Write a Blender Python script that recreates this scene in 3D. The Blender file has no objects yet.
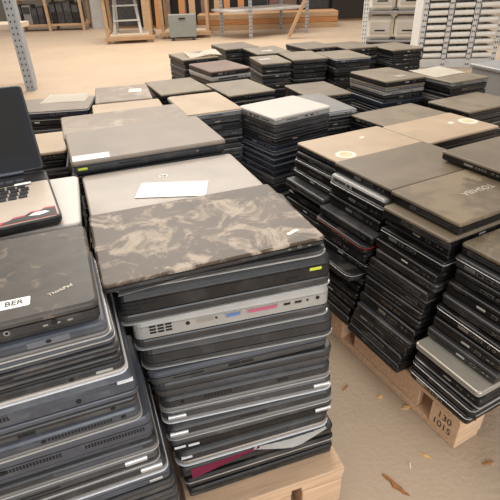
import bpy, bmesh, math, random
from mathutils import Vector, Matrix
random.seed(7)
SC = bpy.context.scene
COL = SC.collection
PI = math.pi
R = math.radians
CAM = [[0.999415, 0.034202, -0.0], [-0.017702, 0.517276, -0.855635], [-0.029264, 0.855135, 0.517579]]
NEAR = [(0.677, 0.0172, (-0.2145, 0.5395), 0.364, 20.0), (0.664, 0.0122, (-0.2175, 0.563), 0.3629, 15.01), (0.603, 0.0602, (-0.2075, 0.5585), 0.3619, 15.63),
 (0.538, 0.0642, (-0.196, 0.571), 0.3485, 14.12), (0.49, 0.0472, (-0.192, 0.573), 0.3551, 13.02), (0.456, 0.0332, (-0.182, 0.563), 0.3407, 15.67),
 (0.418, 0.0372, (-0.18, 0.569), 0.3461, 13.88), (0.38, 0.0372, (-0.174, 0.572), 0.3388, 13.83), (0.347, 0.0322, (-0.175, 0.574), 0.343, 13.14),
 (0.312, 0.0342, (-0.17, 0.562), 0.3447, 14.96), (0.274, 0.0372, (-0.165, 0.56), 0.3385, 15.6), (0.236, 0.0372, (-0.158, 0.558), 0.3316, 16.47),
 (0.204, 0.0312, (-0.152, 0.554), 0.3338, 16.53), (0.174, 0.0292, (-0.146, 0.551), 0.3306, 17.06), (0.144, 0.0292, (-0.142, 0.549), 0.3283, 17.55)]
LEFT = [(0.7051, 0.033, (-0.1868, 0.4504)), (0.6815, 0.0228, (-0.184, 0.4513)), (0.6647, 0.016, (-0.182, 0.452)), (0.6475, 0.0164, (-0.1799, 0.4527)),
 (0.633, 0.0137, (-0.1782, 0.4533)), (0.6116, 0.0207, (-0.1756, 0.4541)), (0.5629, 0.0479, (-0.1697, 0.4561)), (0.5409, 0.0212, (-0.1671, 0.457)),
 (0.5143, 0.0258, (-0.1639, 0.458)), (0.4601, 0.0534, (-0.1574, 0.4602)), (0.4369, 0.0225, (-0.1546, 0.4611)), (0.4079, 0.0282, (-0.1511, 0.4623)),
 (0.3789, 0.0282, (-0.1477, 0.4634)), (0.3499, 0.0282, (-0.1442, 0.4646)), (0.3209, 0.0282, (-0.1407, 0.4658)), (0.2919, 0.0282, (-0.1376, 0.4669)),
 (0.2629, 0.0282, (-0.1376, 0.4681)), (0.2339, 0.0282, (-0.1376, 0.4692)), (0.2049, 0.0282, (-0.1376, 0.4704)), (0.144, 0.0601, (-0.1376, 0.4728))]
STK = {'bigblack': ((-0.4106, 1.0313), 21.5, 0.385, 0.265, 0.705),
 'brown': ((-0.386, 2.1935), 23, 0.25, 0.34, 0.6),
 'darkedge': ((0.6628, 1.0858), 27.5, 0.34, 0.215, 0.617),
 'darkunder': ((0.8178, 1.2058), 27.5, 0.34, 0.215, 0.617),
 'dusty': ((-0.5166, 1.2845), 20.5, 0.385, 0.25, 0.687),
 'edge': ((0.9586, 1.968), 27.5, 0.34, 0.235, 0.535),
 'five': ((0.6941, 2.3435), 23, 0.26, 0.31, 0.595),
 'gap1': ((0.3238, 2.3694), 18, 0.25, 0.33, 0.525),
 'green': ((1.0125, 2.3207), 25, 0.26, 0.31, 0.585),
 'lettered': ((0.4654, 0.8864), 27.5, 0.345, 0.218, 0.587),
 'nearcorner': ((0.565, 0.706), 27.5, 0.36, 0.198, 0.545),
 'olive': ((-0.0743, 2.2387), 24, 0.25, 0.33, 0.575),
 'pale': ((0.2881, 1.9811), 20, 0.22, 0.34, 0.545),
 'paletan': ((-0.604, 1.8474), 17, 0.29, 0.21, 0.6),
 'papered': ((-1.0103, 1.9681), 8, 0.34, 0.25, 0.595),
 'plainbrown': ((0.3703, 1.0864), 27.5, 0.36, 0.24, 0.585),
 'rear1': ((-0.1283, 3.5876), 22, 0.27, 0.33, 0.6),
 'rear2': ((0.0973, 3.3158), 18, 0.25, 0.33, 0.6),
 'rear3': ((0.4421, 3.4385), 22, 0.25, 0.33, 0.605),
 'rear4': ((0.7181, 3.4223), 18, 0.25, 0.33, 0.6),
 'rear5': ((1.0181, 3.3623), 18, 0.25, 0.33, 0.59),
 'rearright': ((0.5708, 1.8265), 27.5, 0.36, 0.235, 0.525),
 'redtop': ((-0.1824, 2.6978), 28, 0.255, 0.33, 0.605),
 'rightrow': ((0.792, 1.0429), 27.5, 0.34, 0.21, 0.575),
 'ringed': ((0.2793, 1.3137), 27.5, 0.355, 0.235, 0.575),
 'ringsecond': ((0.6225, 1.5117), 27.5, 0.36, 0.235, 0.56),
 'rowa': ((0.1098, 2.9296), 14, 0.19, 0.3, 0.6),
 'rowb': ((0.3057, 3.0348), 12, 0.235, 0.33, 0.6),
 'rowc': ((0.565, 3.0111), 14, 0.24, 0.33, 0.6),
 'scuffed': ((-0.6532, 2.0587), 15, 0.25, 0.33, 0.605),
 'sheet': ((-0.3899, 3.18), 25, 0.25, 0.32, 0.6),
 'silver': ((-0.308, 0.803), 20.5, 0.37, 0.232, 0.676),
 'tan': ((-0.2246, 1.7882), 21, 0.23, 0.34, 0.61),
 'taupe': ((-0.9103, 1.3816), 17, 0.33, 0.24, 0.59),
 'white': ((0.105, 1.7), 33, 0.285, 0.245, 0.61),
 'whitebook': ((-0.6328, 0.651), 18, 0.34, 0.25, 0.69)}
OPEN = (-0.3363, 0.7475)
PT = {'bench1': (-2.4736, 9.2073, 0.0),
 'bench2': (-1.6669, 10.1909, 0.0),
 'bench3': (-0.6018, 9.8901, 0.0),
 'case_left': (-5.2489, 11.9788, 0.0),
 'case_mid': (-4.4157, 12.3673, 0.0),
 'case_right': (-3.7042, 12.5982, 0.0),
 'diag': (0.8896, 9.4688, 0.0),
 'grey1': (-1.4158, 10.12, 0.0),
 'grey2': (-0.9372, 10.1507, 0.0),
 'pallet_near': (0.1911, 0.6106, 0.144),
 'pallet_right': (0.4947, 0.727, 0.144),
 'post': (-2.3972, 5.388, 0.0),
 'post2': (1.3605, 9.3358, 0.0),
 'ring_two': (0.8941, 1.7753, 0.56),
 'rk1': (-0.2595, 9.4821, 0.0),
 'rk2': (0.1346, 9.3741, 0.0),
 'rr1': (1.951, 8.0943, 0.0),
 'rr2': (2.1656, 5.9602, 0.0),
 'rr3': (2.6819, 5.7287, 0.0),
 'scrap1': (0.3319, 0.6535, 0.0),
 'scrap2': (0.4303, 0.7278, 0.0),
 'scrap3': (0.3835, 0.7017, 0.0),
 'scrap4': (0.4283, 0.8796, 0.0),
 'scrap5': (0.3652, 0.9219, 0.0),
 'scrap6': (0.4332, 0.9339, 0.0),
 'scrap7': (0.5802, 0.7026, 0.0),
 'scrap8': (0.2703, 0.9601, 0.0)}
KEEP = {'bigblack': 11,
 'brown': 2,
 'darkedge': 1,
 'dusty': 13,
 'edge': 6,
 'five': 8,
 'gap1': 3,
 'green': 6,
 'left': 17,
 'lettered': 15,
 'nearcorner': 13,
 'olive': 5,
 'pale': 5,
 'paletan': 1,
 'papered': 4,
 'plainbrown': 15,
 'rear1': 4,
 'rear2': 5,
 'rear3': 2,
 'rear4': 6,
 'rear5': 6,
 'rearright': 3,
 'redtop': 4,
 'ringed': 9,
 'ringsecond': 2,
 'rowa': 8,
 'rowb': 6,
 'rowc': 7,
 'scuffed': 1,
 'sheet': 6,
 'silver': 19,
 'tan': 9,
 'taupe': 5,
 'white': 13,
 'whitebook': 8}

# ------------------------------------------------------------------ camera, world, lights, exposure
cam_d = bpy.data.cameras.new('camera'); cam = bpy.data.objects.new('camera', cam_d); COL.objects.link(cam)
cam_d.sensor_width = 36.0; cam_d.lens = 36.0*460.0/500.0; cam_d.clip_start = 0.02; cam_d.clip_end = 100
M = Matrix([CAM[0]+[0], CAM[1]+[0], CAM[2]+[1.075], [0, 0, 0, 1]])
cam.matrix_world = M
SC.camera = cam
SC.view_settings.view_transform = 'Standard'
SC.view_settings.look = 'None'
SC.view_settings.gamma = 1.0
SC.view_settings.use_curve_mapping = False
SC.view_settings.exposure = 0.16

world = bpy.data.worlds.new('hall_daylight'); SC.world = world; world.use_nodes = True
wn = world.node_tree.nodes; wl = world.node_tree.links
wbg = wn['Background']
wtc = wn.new('ShaderNodeTexCoord'); wsep = wn.new('ShaderNodeSeparateXYZ'); wramp = wn.new('ShaderNodeValToRGB')
wl.new(wtc.outputs['Generated'], wsep.inputs[0]); wl.new(wsep.outputs['Z'], wramp.inputs[0])
wramp.color_ramp.elements[0].position = 0.0; wramp.color_ramp.elements[0].color = (0.42, 0.39, 0.36, 1)
wramp.color_ramp.elements[1].position = 0.9; wramp.color_ramp.elements[1].color = (1.0, 0.97, 0.93, 1)
wl.new(wramp.outputs[0], wbg.inputs['Color']); wbg.inputs['Strength'].default_value = 0.8

def area(name, loc, target, sx, sy, power, color):
    d = bpy.data.lights.new(name, 'AREA'); d.shape = 'RECTANGLE'; d.size = sx; d.size_y = sy
    d.energy = power; d.color = color
    o = bpy.data.objects.new(name, d); COL.objects.link(o); o.location = loc
    o.rotation_euler = (Vector(target)-Vector(loc)).to_track_quat('-Z', 'Y').to_euler()
    return o
area('loading_door_daylight', (1.6, -3.4, 1.9), (0.0, 0.8, 0.5), 3.0, 2.4, 125, (0.88, 0.94, 1.0))
area('roof_skylight_far', (-1.0, 8.0, 5.5), (-1.0, 6.5, 0), 6.0, 4.0, 560, (1.0, 0.93, 0.84))
area('roof_skylight_near', (-1.2, 1.6, 4.6), (0.1, 1.4, 0), 3.0, 2.0, 62, (1.0, 0.95, 0.88))

# ------------------------------------------------------------------ materials
def lin(c):
    return tuple((x/12.92 if x <= 0.04045 else ((x+0.055)/1.055)**2.4) for x in c)
def rgb(r, g, b): return lin((r/255, g/255, b/255))
MATS = {}
def mat(name, col, rough=0.5, metal=0.0, spec=0.5, noise=0.0, scale=20.0, dust=None, dust_amt=0.5, dust_scale=9.0, bump=0.0, dust_soft=0.12, grain=False, dust_max=1.0, dust_dist=0.6, dust_rough=0.62):
    if name in MATS: return MATS[name]
    m = bpy.data.materials.new(name); m.use_nodes = True
    nt = m.node_tree; n = nt.nodes; l = nt.links
    b = n['Principled BSDF']
    b.inputs['Roughness'].default_value = rough; b.inputs['Metallic'].default_value = metal
    b.inputs['Specular IOR Level'].default_value = spec
    tc = n.new('ShaderNodeTexCoord'); mp = n.new('ShaderNodeMapping'); oi = n.new('ShaderNodeObjectInfo')
    l.new(tc.outputs['Object'], mp.inputs['Vector'])
    mul = n.new('ShaderNodeMath'); mul.operation = 'MULTIPLY'; mul.inputs[1].default_value = 7.0
    l.new(oi.outputs['Random'], mul.inputs[0]); l.new(mul.outputs[0], mp.inputs['Location'])
    if grain: mp.inputs['Scale'].default_value = (1.0, 14.0, 14.0)
    src = n.new('ShaderNodeRGB'); src.outputs[0].default_value = (*col, 1); cur = src.outputs[0]
    if noise > 0:
        t = n.new('ShaderNodeTexNoise'); t.inputs['Scale'].default_value = scale; t.inputs['Detail'].default_value = 6
        l.new(mp.outputs[0], t.inputs['Vector'])
        mr = n.new('ShaderNodeMapRange'); mr.inputs[1].default_value = 0.3; mr.inputs[2].default_value = 0.7
        mr.inputs[3].default_value = 1-noise; mr.inputs[4].default_value = 1+noise
        l.new(t.outputs['Fac'], mr.inputs[0])
        mx = n.new('ShaderNodeVectorMath'); mx.operation = 'SCALE'; l.new(cur, mx.inputs[0]); l.new(mr.outputs[0], mx.inputs['Scale'])
        cur = mx.outputs[0]
    if dust is not None:
        t = n.new('ShaderNodeTexNoise'); t.inputs['Scale'].default_value = dust_scale; t.inputs['Detail'].default_value = 8
        t.inputs['Roughness'].default_value = dust_rough; t.inputs['Distortion'].default_value = dust_dist
        l.new(mp.outputs[0], t.inputs['Vector'])
        mr = n.new('ShaderNodeMapRange'); c0 = 0.62-0.3*dust_amt
        mr.inputs[1].default_value = c0; mr.inputs[2].default_value = c0+dust_soft; mr.inputs[4].default_value = dust_max
        l.new(t.outputs['Fac'], mr.inputs[0])
        mm = n.new('ShaderNodeMix'); mm.data_type = 'RGBA'; l.new(mr.outputs[0], mm.inputs['Factor'])
        l.new(cur, mm.inputs[6]); mm.inputs[7].default_value = (*dust, 1); cur = mm.outputs[2]
        rr = n.new('ShaderNodeMapRange'); rr.inputs[3].default_value = rough; rr.inputs[4].default_value = min(1, rough+0.25)
        l.new(mr.outputs[0], rr.inputs[0]); l.new(rr.outputs[0], b.inputs['Roughness'])
    l.new(cur, b.inputs['Base Color'])
    if bump > 0:
        t = n.new('ShaderNodeTexNoise'); t.inputs['Scale'].default_value = scale*4; t.inputs['Detail'].default_value = 4
        l.new(mp.outputs[0], t.inputs['Vector'])
        bp = n.new('ShaderNodeBump'); bp.inputs['Strength'].default_value = bump; bp.inputs['Distance'].default_value = 0.01
        l.new(t.outputs['Fac'], bp.inputs['Height']); l.new(bp.outputs[0], b.inputs['Normal'])
    MATS[name] = m
    return m

TAN = rgb(150, 128, 104)
BODY = {
 'black':     mat('black_plastic', rgb(22, 21, 22), .38, dust=rgb(58, 55, 52), dust_amt=.3, dust_scale=16, dust_soft=.25, noise=.25, scale=30, bump=.04),
 'charcoal':  mat('charcoal_plastic', rgb(50, 49, 49), .38, dust=rgb(88, 85, 81), dust_amt=.3, dust_scale=16, dust_soft=.25, noise=.2, scale=30, bump=.04),
 'dark grey': mat('dark_grey_plastic', rgb(70, 69, 69), .38, dust=rgb(104, 101, 98), dust_amt=.3, dust_scale=16, dust_soft=.25, noise=.18, scale=25, bump=.03),
 'blue-grey': mat('blue_grey_plastic', rgb(72, 75, 82), .34, dust=rgb(104, 106, 110), dust_amt=.3, dust_scale=16, dust_soft=.25, noise=.15, scale=25, bump=.03),
 'navy':      mat('navy_plastic', rgb(40, 44, 56), .42, noise=.2, scale=25),
 'silver':    mat('silver_plastic', rgb(172, 168, 162), .35, metal=.15, noise=.08, scale=25),
 'grey':      mat('mid_grey_plastic', rgb(125, 122, 120), .42, noise=.12, scale=25),
 'brown-black': mat('brown_black_plastic', rgb(38, 33, 30), .38, noise=.25, scale=25),
 'white':     mat('white_plastic', rgb(222, 220, 216), .4, noise=.05, scale=12),
}
LID = {
 'stained':  mat('stained_lid', rgb(78, 62, 48), .40, spec=.35, noise=.3, scale=9, dust=rgb(184, 168, 150), dust_amt=.42, dust_scale=15, dust_soft=.10, dust_max=.85, dust_dist=.8, dust_rough=.70, bump=.08),
 'silver':   mat('worn_silver_lid', rgb(150, 139, 128), .34, metal=.1, noise=.08, scale=14, dust=rgb(160, 148, 136), dust_amt=.3, dust_scale=7, dust_soft=.3),
 'taupe':    mat('dusty_taupe_lid', rgb(128, 114, 100), .42, noise=.12, scale=12, dust=rgb(150, 135, 120), dust_amt=.4, dust_scale=6, dust_soft=.3),
 'dusty':    mat('dusty_patchy_lid', rgb(132, 115, 98), .45, noise=.12, scale=12, dust=rgb(196, 180, 162), dust_amt=.42, dust_scale=8, dust_soft=.2, dust_max=.75, dust_dist=1.2, dust_rough=.7),
 'speckled': mat('speckled_dark_lid', rgb(76, 70, 64), .44, spec=.35, noise=.22, scale=40, dust=rgb(126, 113, 100), dust_amt=.18, dust_scale=30, dust_soft=.08),
 'tan':      mat('tan_lid', rgb(176, 152, 124), .42, noise=.08, scale=10, dust=rgb(188, 165, 138), dust_amt=.4, dust_scale=6, dust_soft=.3),
 'brown':    mat('brown_lid', rgb(112, 98, 80), .42, noise=.12, scale=10, dust=rgb(128, 112, 92), dust_amt=.4, dust_scale=5, dust_soft=.3),
 'smeared':  mat('smeared_brown_lid', rgb(106, 92, 73), .38, noise=.15, scale=8, dust=rgb(130, 113, 90), dust_amt=.45, dust_scale=7, dust_soft=.1),
 'olive':    mat('olive_brown_lid', rgb(122, 108, 88), .45, noise=.12, scale=12, dust=rgb(140, 124, 102), dust_amt=.4, dust_scale=8, dust_soft=.2),
 'reddish':  mat('reddish_brown_lid', rgb(112, 86, 72), .42, noise=.15, scale=14, dust=rgb(140, 118, 100), dust_amt=.3, dust_scale=8, dust_soft=.2),
 'white':    mat('white_lid', rgb(204, 194, 184), .35, noise=.04, scale=12),
 'black':    mat('black_lid', rgb(28, 27, 27), .36, noise=.25, scale=14, dust=rgb(84, 76, 68), dust_amt=.3, dust_scale=8, dust_soft=.2),
 'charcoal': mat('charcoal_lid', rgb(58, 56, 56), .36, noise=.2, scale=14, dust=rgb(104, 98, 94), dust_amt=.3, dust_scale=8, dust_soft=.2),
 'grey':     mat('grey_lid', rgb(128, 124, 120), .38, noise=.1, scale=14),
 'slate':    mat('slate_lid', rgb(78, 81, 88), .34, noise=.15, scale=14),
 'glint':    mat('brushed_silver_lid', rgb(178, 170, 156), .3, metal=.5, noise=.05, scale=14),
}
M_RIM = mat('pale_trim', rgb(186, 183, 178), .3, metal=.35, noise=.06, scale=40)
M_WHITE_RIM = mat('white_trim', rgb(222, 222, 224), .35, noise=.05, scale=40)
M_RED = mat('red_trim', rgb(150, 52, 40), .35, noise=.1, scale=40)
M_DARK = mat('dark_recess', rgb(14, 14, 15), .6)
M_METAL = mat('port_metal', rgb(178, 176, 172), .3, metal=.8)
M_VGA = mat('blue_connector', rgb(96, 122, 176), .45)
M_PINK = mat('magenta_connector', rgb(190, 92, 122), .45)
M_PAPER = mat('white_paper', rgb(240, 238, 232), .8, noise=.03, scale=30)
M_CREAM = mat('cream_paper', rgb(244, 236, 220), .8, noise=.04, scale=30)
M_INK = mat('print_ink', rgb(60, 56, 56), .7)
M_LETTER = mat('raised_lettering', rgb(196, 186, 166), .35, metal=.3)
M_STICK = mat('pale_sticker', rgb(226, 216, 196), .7, noise=.05, scale=40)
M_YELLOW = mat('yellow_green_tab', rgb(206, 214, 70), .5)
M_WOOD = mat('pallet_wood', rgb(212, 176, 142), .75, noise=.16, scale=8, grain=True, bump=.15)
M_WOOD2 = mat('shelf_timber', rgb(180, 147, 112), .75, noise=.18, scale=6, grain=True, bump=.1)
M_PLANK = mat('orange_plank', rgb(176, 122, 74), .75, noise=.2, scale=5, grain=True)

# ------------------------------------------------------------------ mesh helpers
def link(name, me, m, parent=None):
    o = bpy.data.objects.new(name, me); COL.objects.link(o)
    if parent is not None: o.parent = parent
    if m is not None:
        ms = m if isinstance(m, (list, tuple)) else [m]
        while len(o.data.materials) < len(ms): o.data.materials.append(None)
        for i, x in enumerate(ms):
            o.material_slots[i].link = 'OBJECT'; o.material_slots[i].material = x
    return o
def thing(name, label, cat, loc=(0, 0, 0), rz=0.0, group=None, rot=None):
    o = bpy.data.objects.new(name, None); COL.objects.link(o); o.empty_display_size = .05
    o.location = loc; o.rotation_euler = rot if rot else (0, 0, rz)
    tag(o, label, cat, group)
    return o
def tag(o, label, cat, group=None):
    o['label'] = label; o['category'] = cat
    if group: o['group'] = group
    return o
def bm_mesh(bm, name='mesh'):
    bmesh.ops.recalc_face_normals(bm, faces=bm.faces)
    me = bpy.data.meshes.new(name); bm.to_mesh(me); bm.free(); return me
def box(bm, x0, x1, y0, y1, z0, z1, mi=0, mtx=None):
    vs = [bm.verts.new(Vector(p)) for p in ((x0,y0,z0),(x1,y0,z0),(x1,y1,z0),(x0,y1,z0),(x0,y0,z1),(x1,y0,z1),(x1,y1,z1),(x0,y1,z1))]
    fs = [bm.faces.new([vs[i] for i in q]) for q in ((3,2,1,0),(4,5,6,7),(0,1,5,4),(1,2,6,5),(2,3,7,6),(3,0,4,7))]
    for f_ in fs: f_.material_index = mi
    if mtx is not None:
        for v in vs: v.co = mtx @ v.co
    return vs
def bevel(bm, w, seg=2):
    bmesh.ops.bevel(bm, geom=list(bm.edges), offset=w, segments=seg, affect='EDGES', profile=.5)
def bar(bm, a, b, w, h, mi=0):
    a = Vector(a); b = Vector(b); d = b-a; q = d.to_track_quat('Z', 'Y').to_matrix().to_4x4()
    box(bm, -w/2, w/2, -h/2, h/2, 0, d.length, mi, Matrix.Translation(a) @ q)
def cyl(bm, a, b, rad, n=12, mi=0):
    a = Vector(a); b = Vector(b); d = b-a; q = d.to_track_quat('Z', 'Y').to_matrix().to_4x4(); T_ = Matrix.Translation(a) @ q
    r0 = [bm.verts.new(T_ @ Vector((rad*math.cos(2*PI*i/n), rad*math.sin(2*PI*i/n), 0))) for i in range(n)]
    r1 = [bm.verts.new(T_ @ Vector((rad*math.cos(2*PI*i/n), rad*math.sin(2*PI*i/n), d.length))) for i in range(n)]
    fs = [bm.faces.new(r0[::-1]), bm.faces.new(r1)] + [bm.faces.new((r0[i], r0[(i+1) % n], r1[(i+1) % n], r1[i])) for i in range(n)]
    for f_ in fs: f_.material_index = mi
def rrect(w, d, r, seg=4):
    r = max(min(r, w/2-1e-4, d/2-1e-4), 5e-4); pts = []
    for cx, cy, a0 in ((w/2-r, d/2-r, 0), (-w/2+r, d/2-r, 90), (-w/2+r, -d/2+r, 180), (w/2-r, -d/2+r, 270)):
        for i in range(seg+1):
            a = R(a0+90*i/seg); pts.append((cx+r*math.cos(a), cy+r*math.sin(a)))
    return pts
def slab_bm(w, d, prof, r, seg=4):
    bm = bmesh.new(); rings = []
    for ins, z in prof:
        rings.append([bm.verts.new((x, y, z)) for x, y in rrect(w-2*ins, d-2*ins, r-ins*.6, seg)])
    n = len(rings[0])
    bm.faces.new(rings[0][::-1]); bm.faces.new(rings[-1])
    for a, b in zip(rings, rings[1:]):
        for i in range(n): bm.faces.new((a[i], a[(i+1) % n], b[(i+1) % n], b[i]))
    return bm
CACHE = {}
def cached(key, fn):
    if key not in CACHE: CACHE[key] = fn()
    return CACHE[key]
def text_mesh(body, size, depth=.0004):
    def make():
        cu = bpy.data.curves.new('lettering', 'FONT'); cu.body = body; cu.size = size; cu.extrude = depth
        cu.align_x = 'CENTER'; cu.align_y = 'CENTER'
        o = bpy.data.objects.new('lettering_tmp', cu); COL.objects.link(o)
        dg = bpy.context.evaluated_depsgraph_get(); dg.update()
        me = bpy.data.meshes.new_from_object(o.evaluated_get(dg))
        bpy.data.objects.remove(o); bpy.data.curves.remove(cu)
        me.materials.clear()
        return me
    return cached(('t', body, size, depth), make)
def disc_mesh(rad, h=.0006, n=28):
    def make():
        bm = bmesh.new(); cyl(bm, (0, 0, 0), (0, 0, h), rad, n); return bm_mesh(bm, 'disc')
    return cached(('disc', rad, h), make)
def plate_mesh(w, d, h, r=.002):
    return cached(('plate', round(w, 4), round(d, 4), round(h, 4), r), lambda: bm_mesh(slab_bm(w, d, [(0, 0), (0, h)], r, 3), 'plate'))

# ------------------------------------------------------------------ laptop parts
def base_mesh(w, d, h, r, up):
    prof = [(.0068, 0), (.0026, .13*h), (.0006, .3*h), (0, .34*h), (0, .40*h), (.0012, .405*h), (.0012, .425*h), (0, .43*h), (0, h-.0016), (.003, h-.0014), (.003, h)]
    if not up: prof = [(i, h-z) for i, z in reversed(prof)]
    return bm_mesh(slab_bm(w, d, prof, r), 'base')
def lid_mesh(w, d, h, r, up):
    prof = [(.0012, 0), (.0, .15*h), (.0, .55*h), (.001, .8*h), (.0035, h)]
    if not up: prof = [(i, h-z) for i, z in reversed(prof)]
    return bm_mesh(slab_bm(w, d, prof, r), 'lid')
def rim_mesh(w, d, h, r):
    return bm_mesh(slab_bm(w, d, [(.001, 0), (0, h*.3), (0, h*.8), (.001, h)], r), 'rim')

# features: local frame x along the face, -y outward, z up; the origin lies on the face
def f_usb():
    bm = bmesh.new(); box(bm, -.0075, .0075, -.0006, .004, -.0035, .0035, 0); box(bm, -.006, .006, -.001, .003, -.0022, .0022, 1); return bm_mesh(bm)
def f_socket():
    bm = bmesh.new(); box(bm, -.008, .008, -.0006, .004, -.0045, .0045, 0); box(bm, -.0055, .0055, -.001, .003, -.003, .003, 1); return bm_mesh(bm)
def f_jack():
    bm = bmesh.new(); cyl(bm, (0, .003, 0), (0, -.0006, 0), .0036, 12, 0); cyl(bm, (0, .003, 0), (0, -.001, 0), .0021, 10, 1); return bm_mesh(bm)
def f_vga():
    bm = bmesh.new()
    for (a, b, z, y, mi) in ((.0155, .0135, .0045, -.0006, 0), (.0125, .011, .0031, -.0012, 1)):
        v = [bm.verts.new(p) for p in ((-a, y, z), (a, y, z), (b, y, -z), (-b, y, -z), (-a, .003, z), (a, .003, z), (b, .003, -z), (-b, .003, -z))]
        for q in ((0, 1, 2, 3), (7, 6, 5, 4), (0, 4, 5, 1), (1, 5, 6, 2), (2, 6, 7, 3), (3, 7, 4, 0)): bm.faces.new([v[i] for i in q]).material_index = mi
    return bm_mesh(bm)
def f_parallel():
    bm = bmesh.new()
    for (a, b, z, y, mi) in ((.029, .027, .0046, -.0006, 0), (.0265, .0245, .0032, -.0012, 1)):
        v = [bm.verts.new(p) for p in ((-a, y, z), (a, y, z), (b, y, -z), (-b, y, -z), (-a, .003, z), (a, .003, z), (b, .003, -z), (-b, .003, -z))]
        for q in ((0, 1, 2, 3), (7, 6, 5, 4), (0, 4, 5, 1), (1, 5, 6, 2), (2, 6, 7, 3), (3, 7, 4, 0)): bm.faces.new([v[i] for i in q]).material_index = mi
    return bm_mesh(bm)
def f_vent(n, pitch=.006, z=.0038):
    bm = bmesh.new()
    for i in range(n):
        x = (i-(n-1)/2)*pitch; box(bm, x-pitch*.32, x+pitch*.32, -.0006, .003, -z, z)
    return bm_mesh(bm)
def f_grille(n, rows):
    bm = bmesh.new()
    for k in range(rows):
        for i in range(n):
            x = (i-(n-1)/2)*.013; zz = (k-(rows-1)/2)*.0062; box(bm, x-.0053, x+.0053, -.0006, .003, zz-.0019, zz+.0019)
    return bm_mesh(bm)
def f_slot(l, z=.0014):
    bm = bmesh.new(); box(bm, -l/2, l/2, -.0006, .003, -z, z); return bm_mesh(bm)
def f_drive():
    bm = bmesh.new(); box(bm, -.064, .064, -.0008, .003, -.0058, .0058, 0); box(bm, -.06, .06, -.0012, .002, -.0006, .0006, 1); box(bm, .034, .044, -.0015, .002, -.0042, -.0018, 1); return bm_mesh(bm)
def f_panel(l, z):
    bm = bmesh.new(); box(bm, -l/2, l/2, -.0007, .003, -z, z); bevel(bm, .0005, 1); return bm_mesh(bm)
def f_latch():
    bm = bmesh.new(); box(bm, -.011, .011, -.0016, .003, -.0028, .0028); bevel(bm, .0007, 1); return bm_mesh(bm)
def f_hinge():
    bm = bmesh.new(); cyl(bm, (-.017, .002, 0), (.017, .002, 0), .0058, 14); return bm_mesh(bm)
def f_foot():
    bm = bmesh.new(); cyl(bm, (0, .003, 0), (0, -.0012, 0), .0036, 12); return bm_mesh(bm)
GREYP = mat('port_panel', rgb(104, 106, 112), .4, noise=.08, scale=40)
FEAT = {
 'usb': ('usb_port', f_usb, [M_METAL, M_DARK]), 'socket': ('network_socket', f_socket, [M_METAL, M_DARK]),
 'jack': ('audio_jack', f_jack, [M_METAL, M_DARK]), 'blackjack': ('power_socket', f_foot, [M_DARK]),
 'vga': ('monitor_connector', f_vga, [M_METAL, M_VGA]), 'parallel': ('parallel_connector', f_parallel, [M_METAL, M_PINK]),
 'serial': ('serial_connector', f_vga, [M_METAL, M_METAL]),
 'vent': ('vent', lambda: f_vent(9), [M_DARK]), 'widevent': ('vent', lambda: f_vent(20, .0044, .0034), [M_DARK]),
 'grille': ('vent_grille', lambda: f_grille(4, 2), [M_DARK]), 'grille3': ('vent_grille', lambda: f_grille(3, 3), [M_DARK]),
 'slot': ('card_slot', lambda: f_slot(.055), [M_DARK]), 'shortslot': ('card_slot', lambda: f_slot(.028, .0018), [M_DARK]),
 'drive': ('optical_drive', f_drive, [BODY['charcoal'], M_DARK]), 'panel': ('port_panel', lambda: f_panel(.05, .0062), [GREYP]),
 'longpanel': ('battery_panel', lambda: f_panel(.13, .0048), [BODY['blue-grey']]), 'latch': ('latch', f_latch, [M_RIM]),
 'darklatch': ('latch', f_latch, [M_DARK]), 'hinge': ('hinge', f_hinge, [M_RIM]), 'darkhinge': ('hinge', f_hinge, [BODY['charcoal']]), 'whitelatch': ('latch', f_latch, [M_WHITE_RIM]),
 'screw': ('screw_cap', f_foot, [M_DARK]), 'tab': ('coloured_tab', f_latch, [M_YELLOW]), 'light': ('status_light', lambda: f_slot(.006, .0012), [M_METAL]),
}
LEFT_SETS = [
 [('serial', .22), ('socket', .36), ('usb', .48), ('usb', .56), ('slot', .76)],
 [('grille', .2), ('usb', .42), ('usb', .52), ('jack', .62), ('jack', .68), ('shortslot', .82)],
 [('vent', .18), ('usb', .36), ('socket', .46), ('drive', .72)],
 [('drive', .42), ('usb', .76), ('usb', .86)],
 [('blackjack', .1), ('vent', .26), ('serial', .44), ('usb', .58), ('usb', .67), ('jack', .8), ('jack', .87)],
 [('slot', .3), ('latch', .52), ('usb', .7), ('light', .84), ('light', .9)],
]
FRONT_SETS = [
 [('jack', .7), ('jack', .75), ('light', .82), ('light', .85)], [('darklatch', .5), ('vent', .25)],
 [('latch', .35), ('shortslot', .7)], [('grille', .22), ('jack', .78), ('screw', .9)], [('slot', .3), ('light', .8), ('light', .84), ('light', .88)],
]
ORD = ['top', 'second', 'third', 'fourth', 'fifth', 'sixth', 'seventh', 'eighth', 'ninth', 'tenth', 'eleventh', 'twelfth', 'thirteenth',
       'fourteenth', 'fifteenth', 'sixteenth', 'seventeenth', 'eighteenth', 'nineteenth', 'twentieth', 'twenty-first', 'twenty-second', 'twenty-third', 'twenty-fourth']

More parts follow.
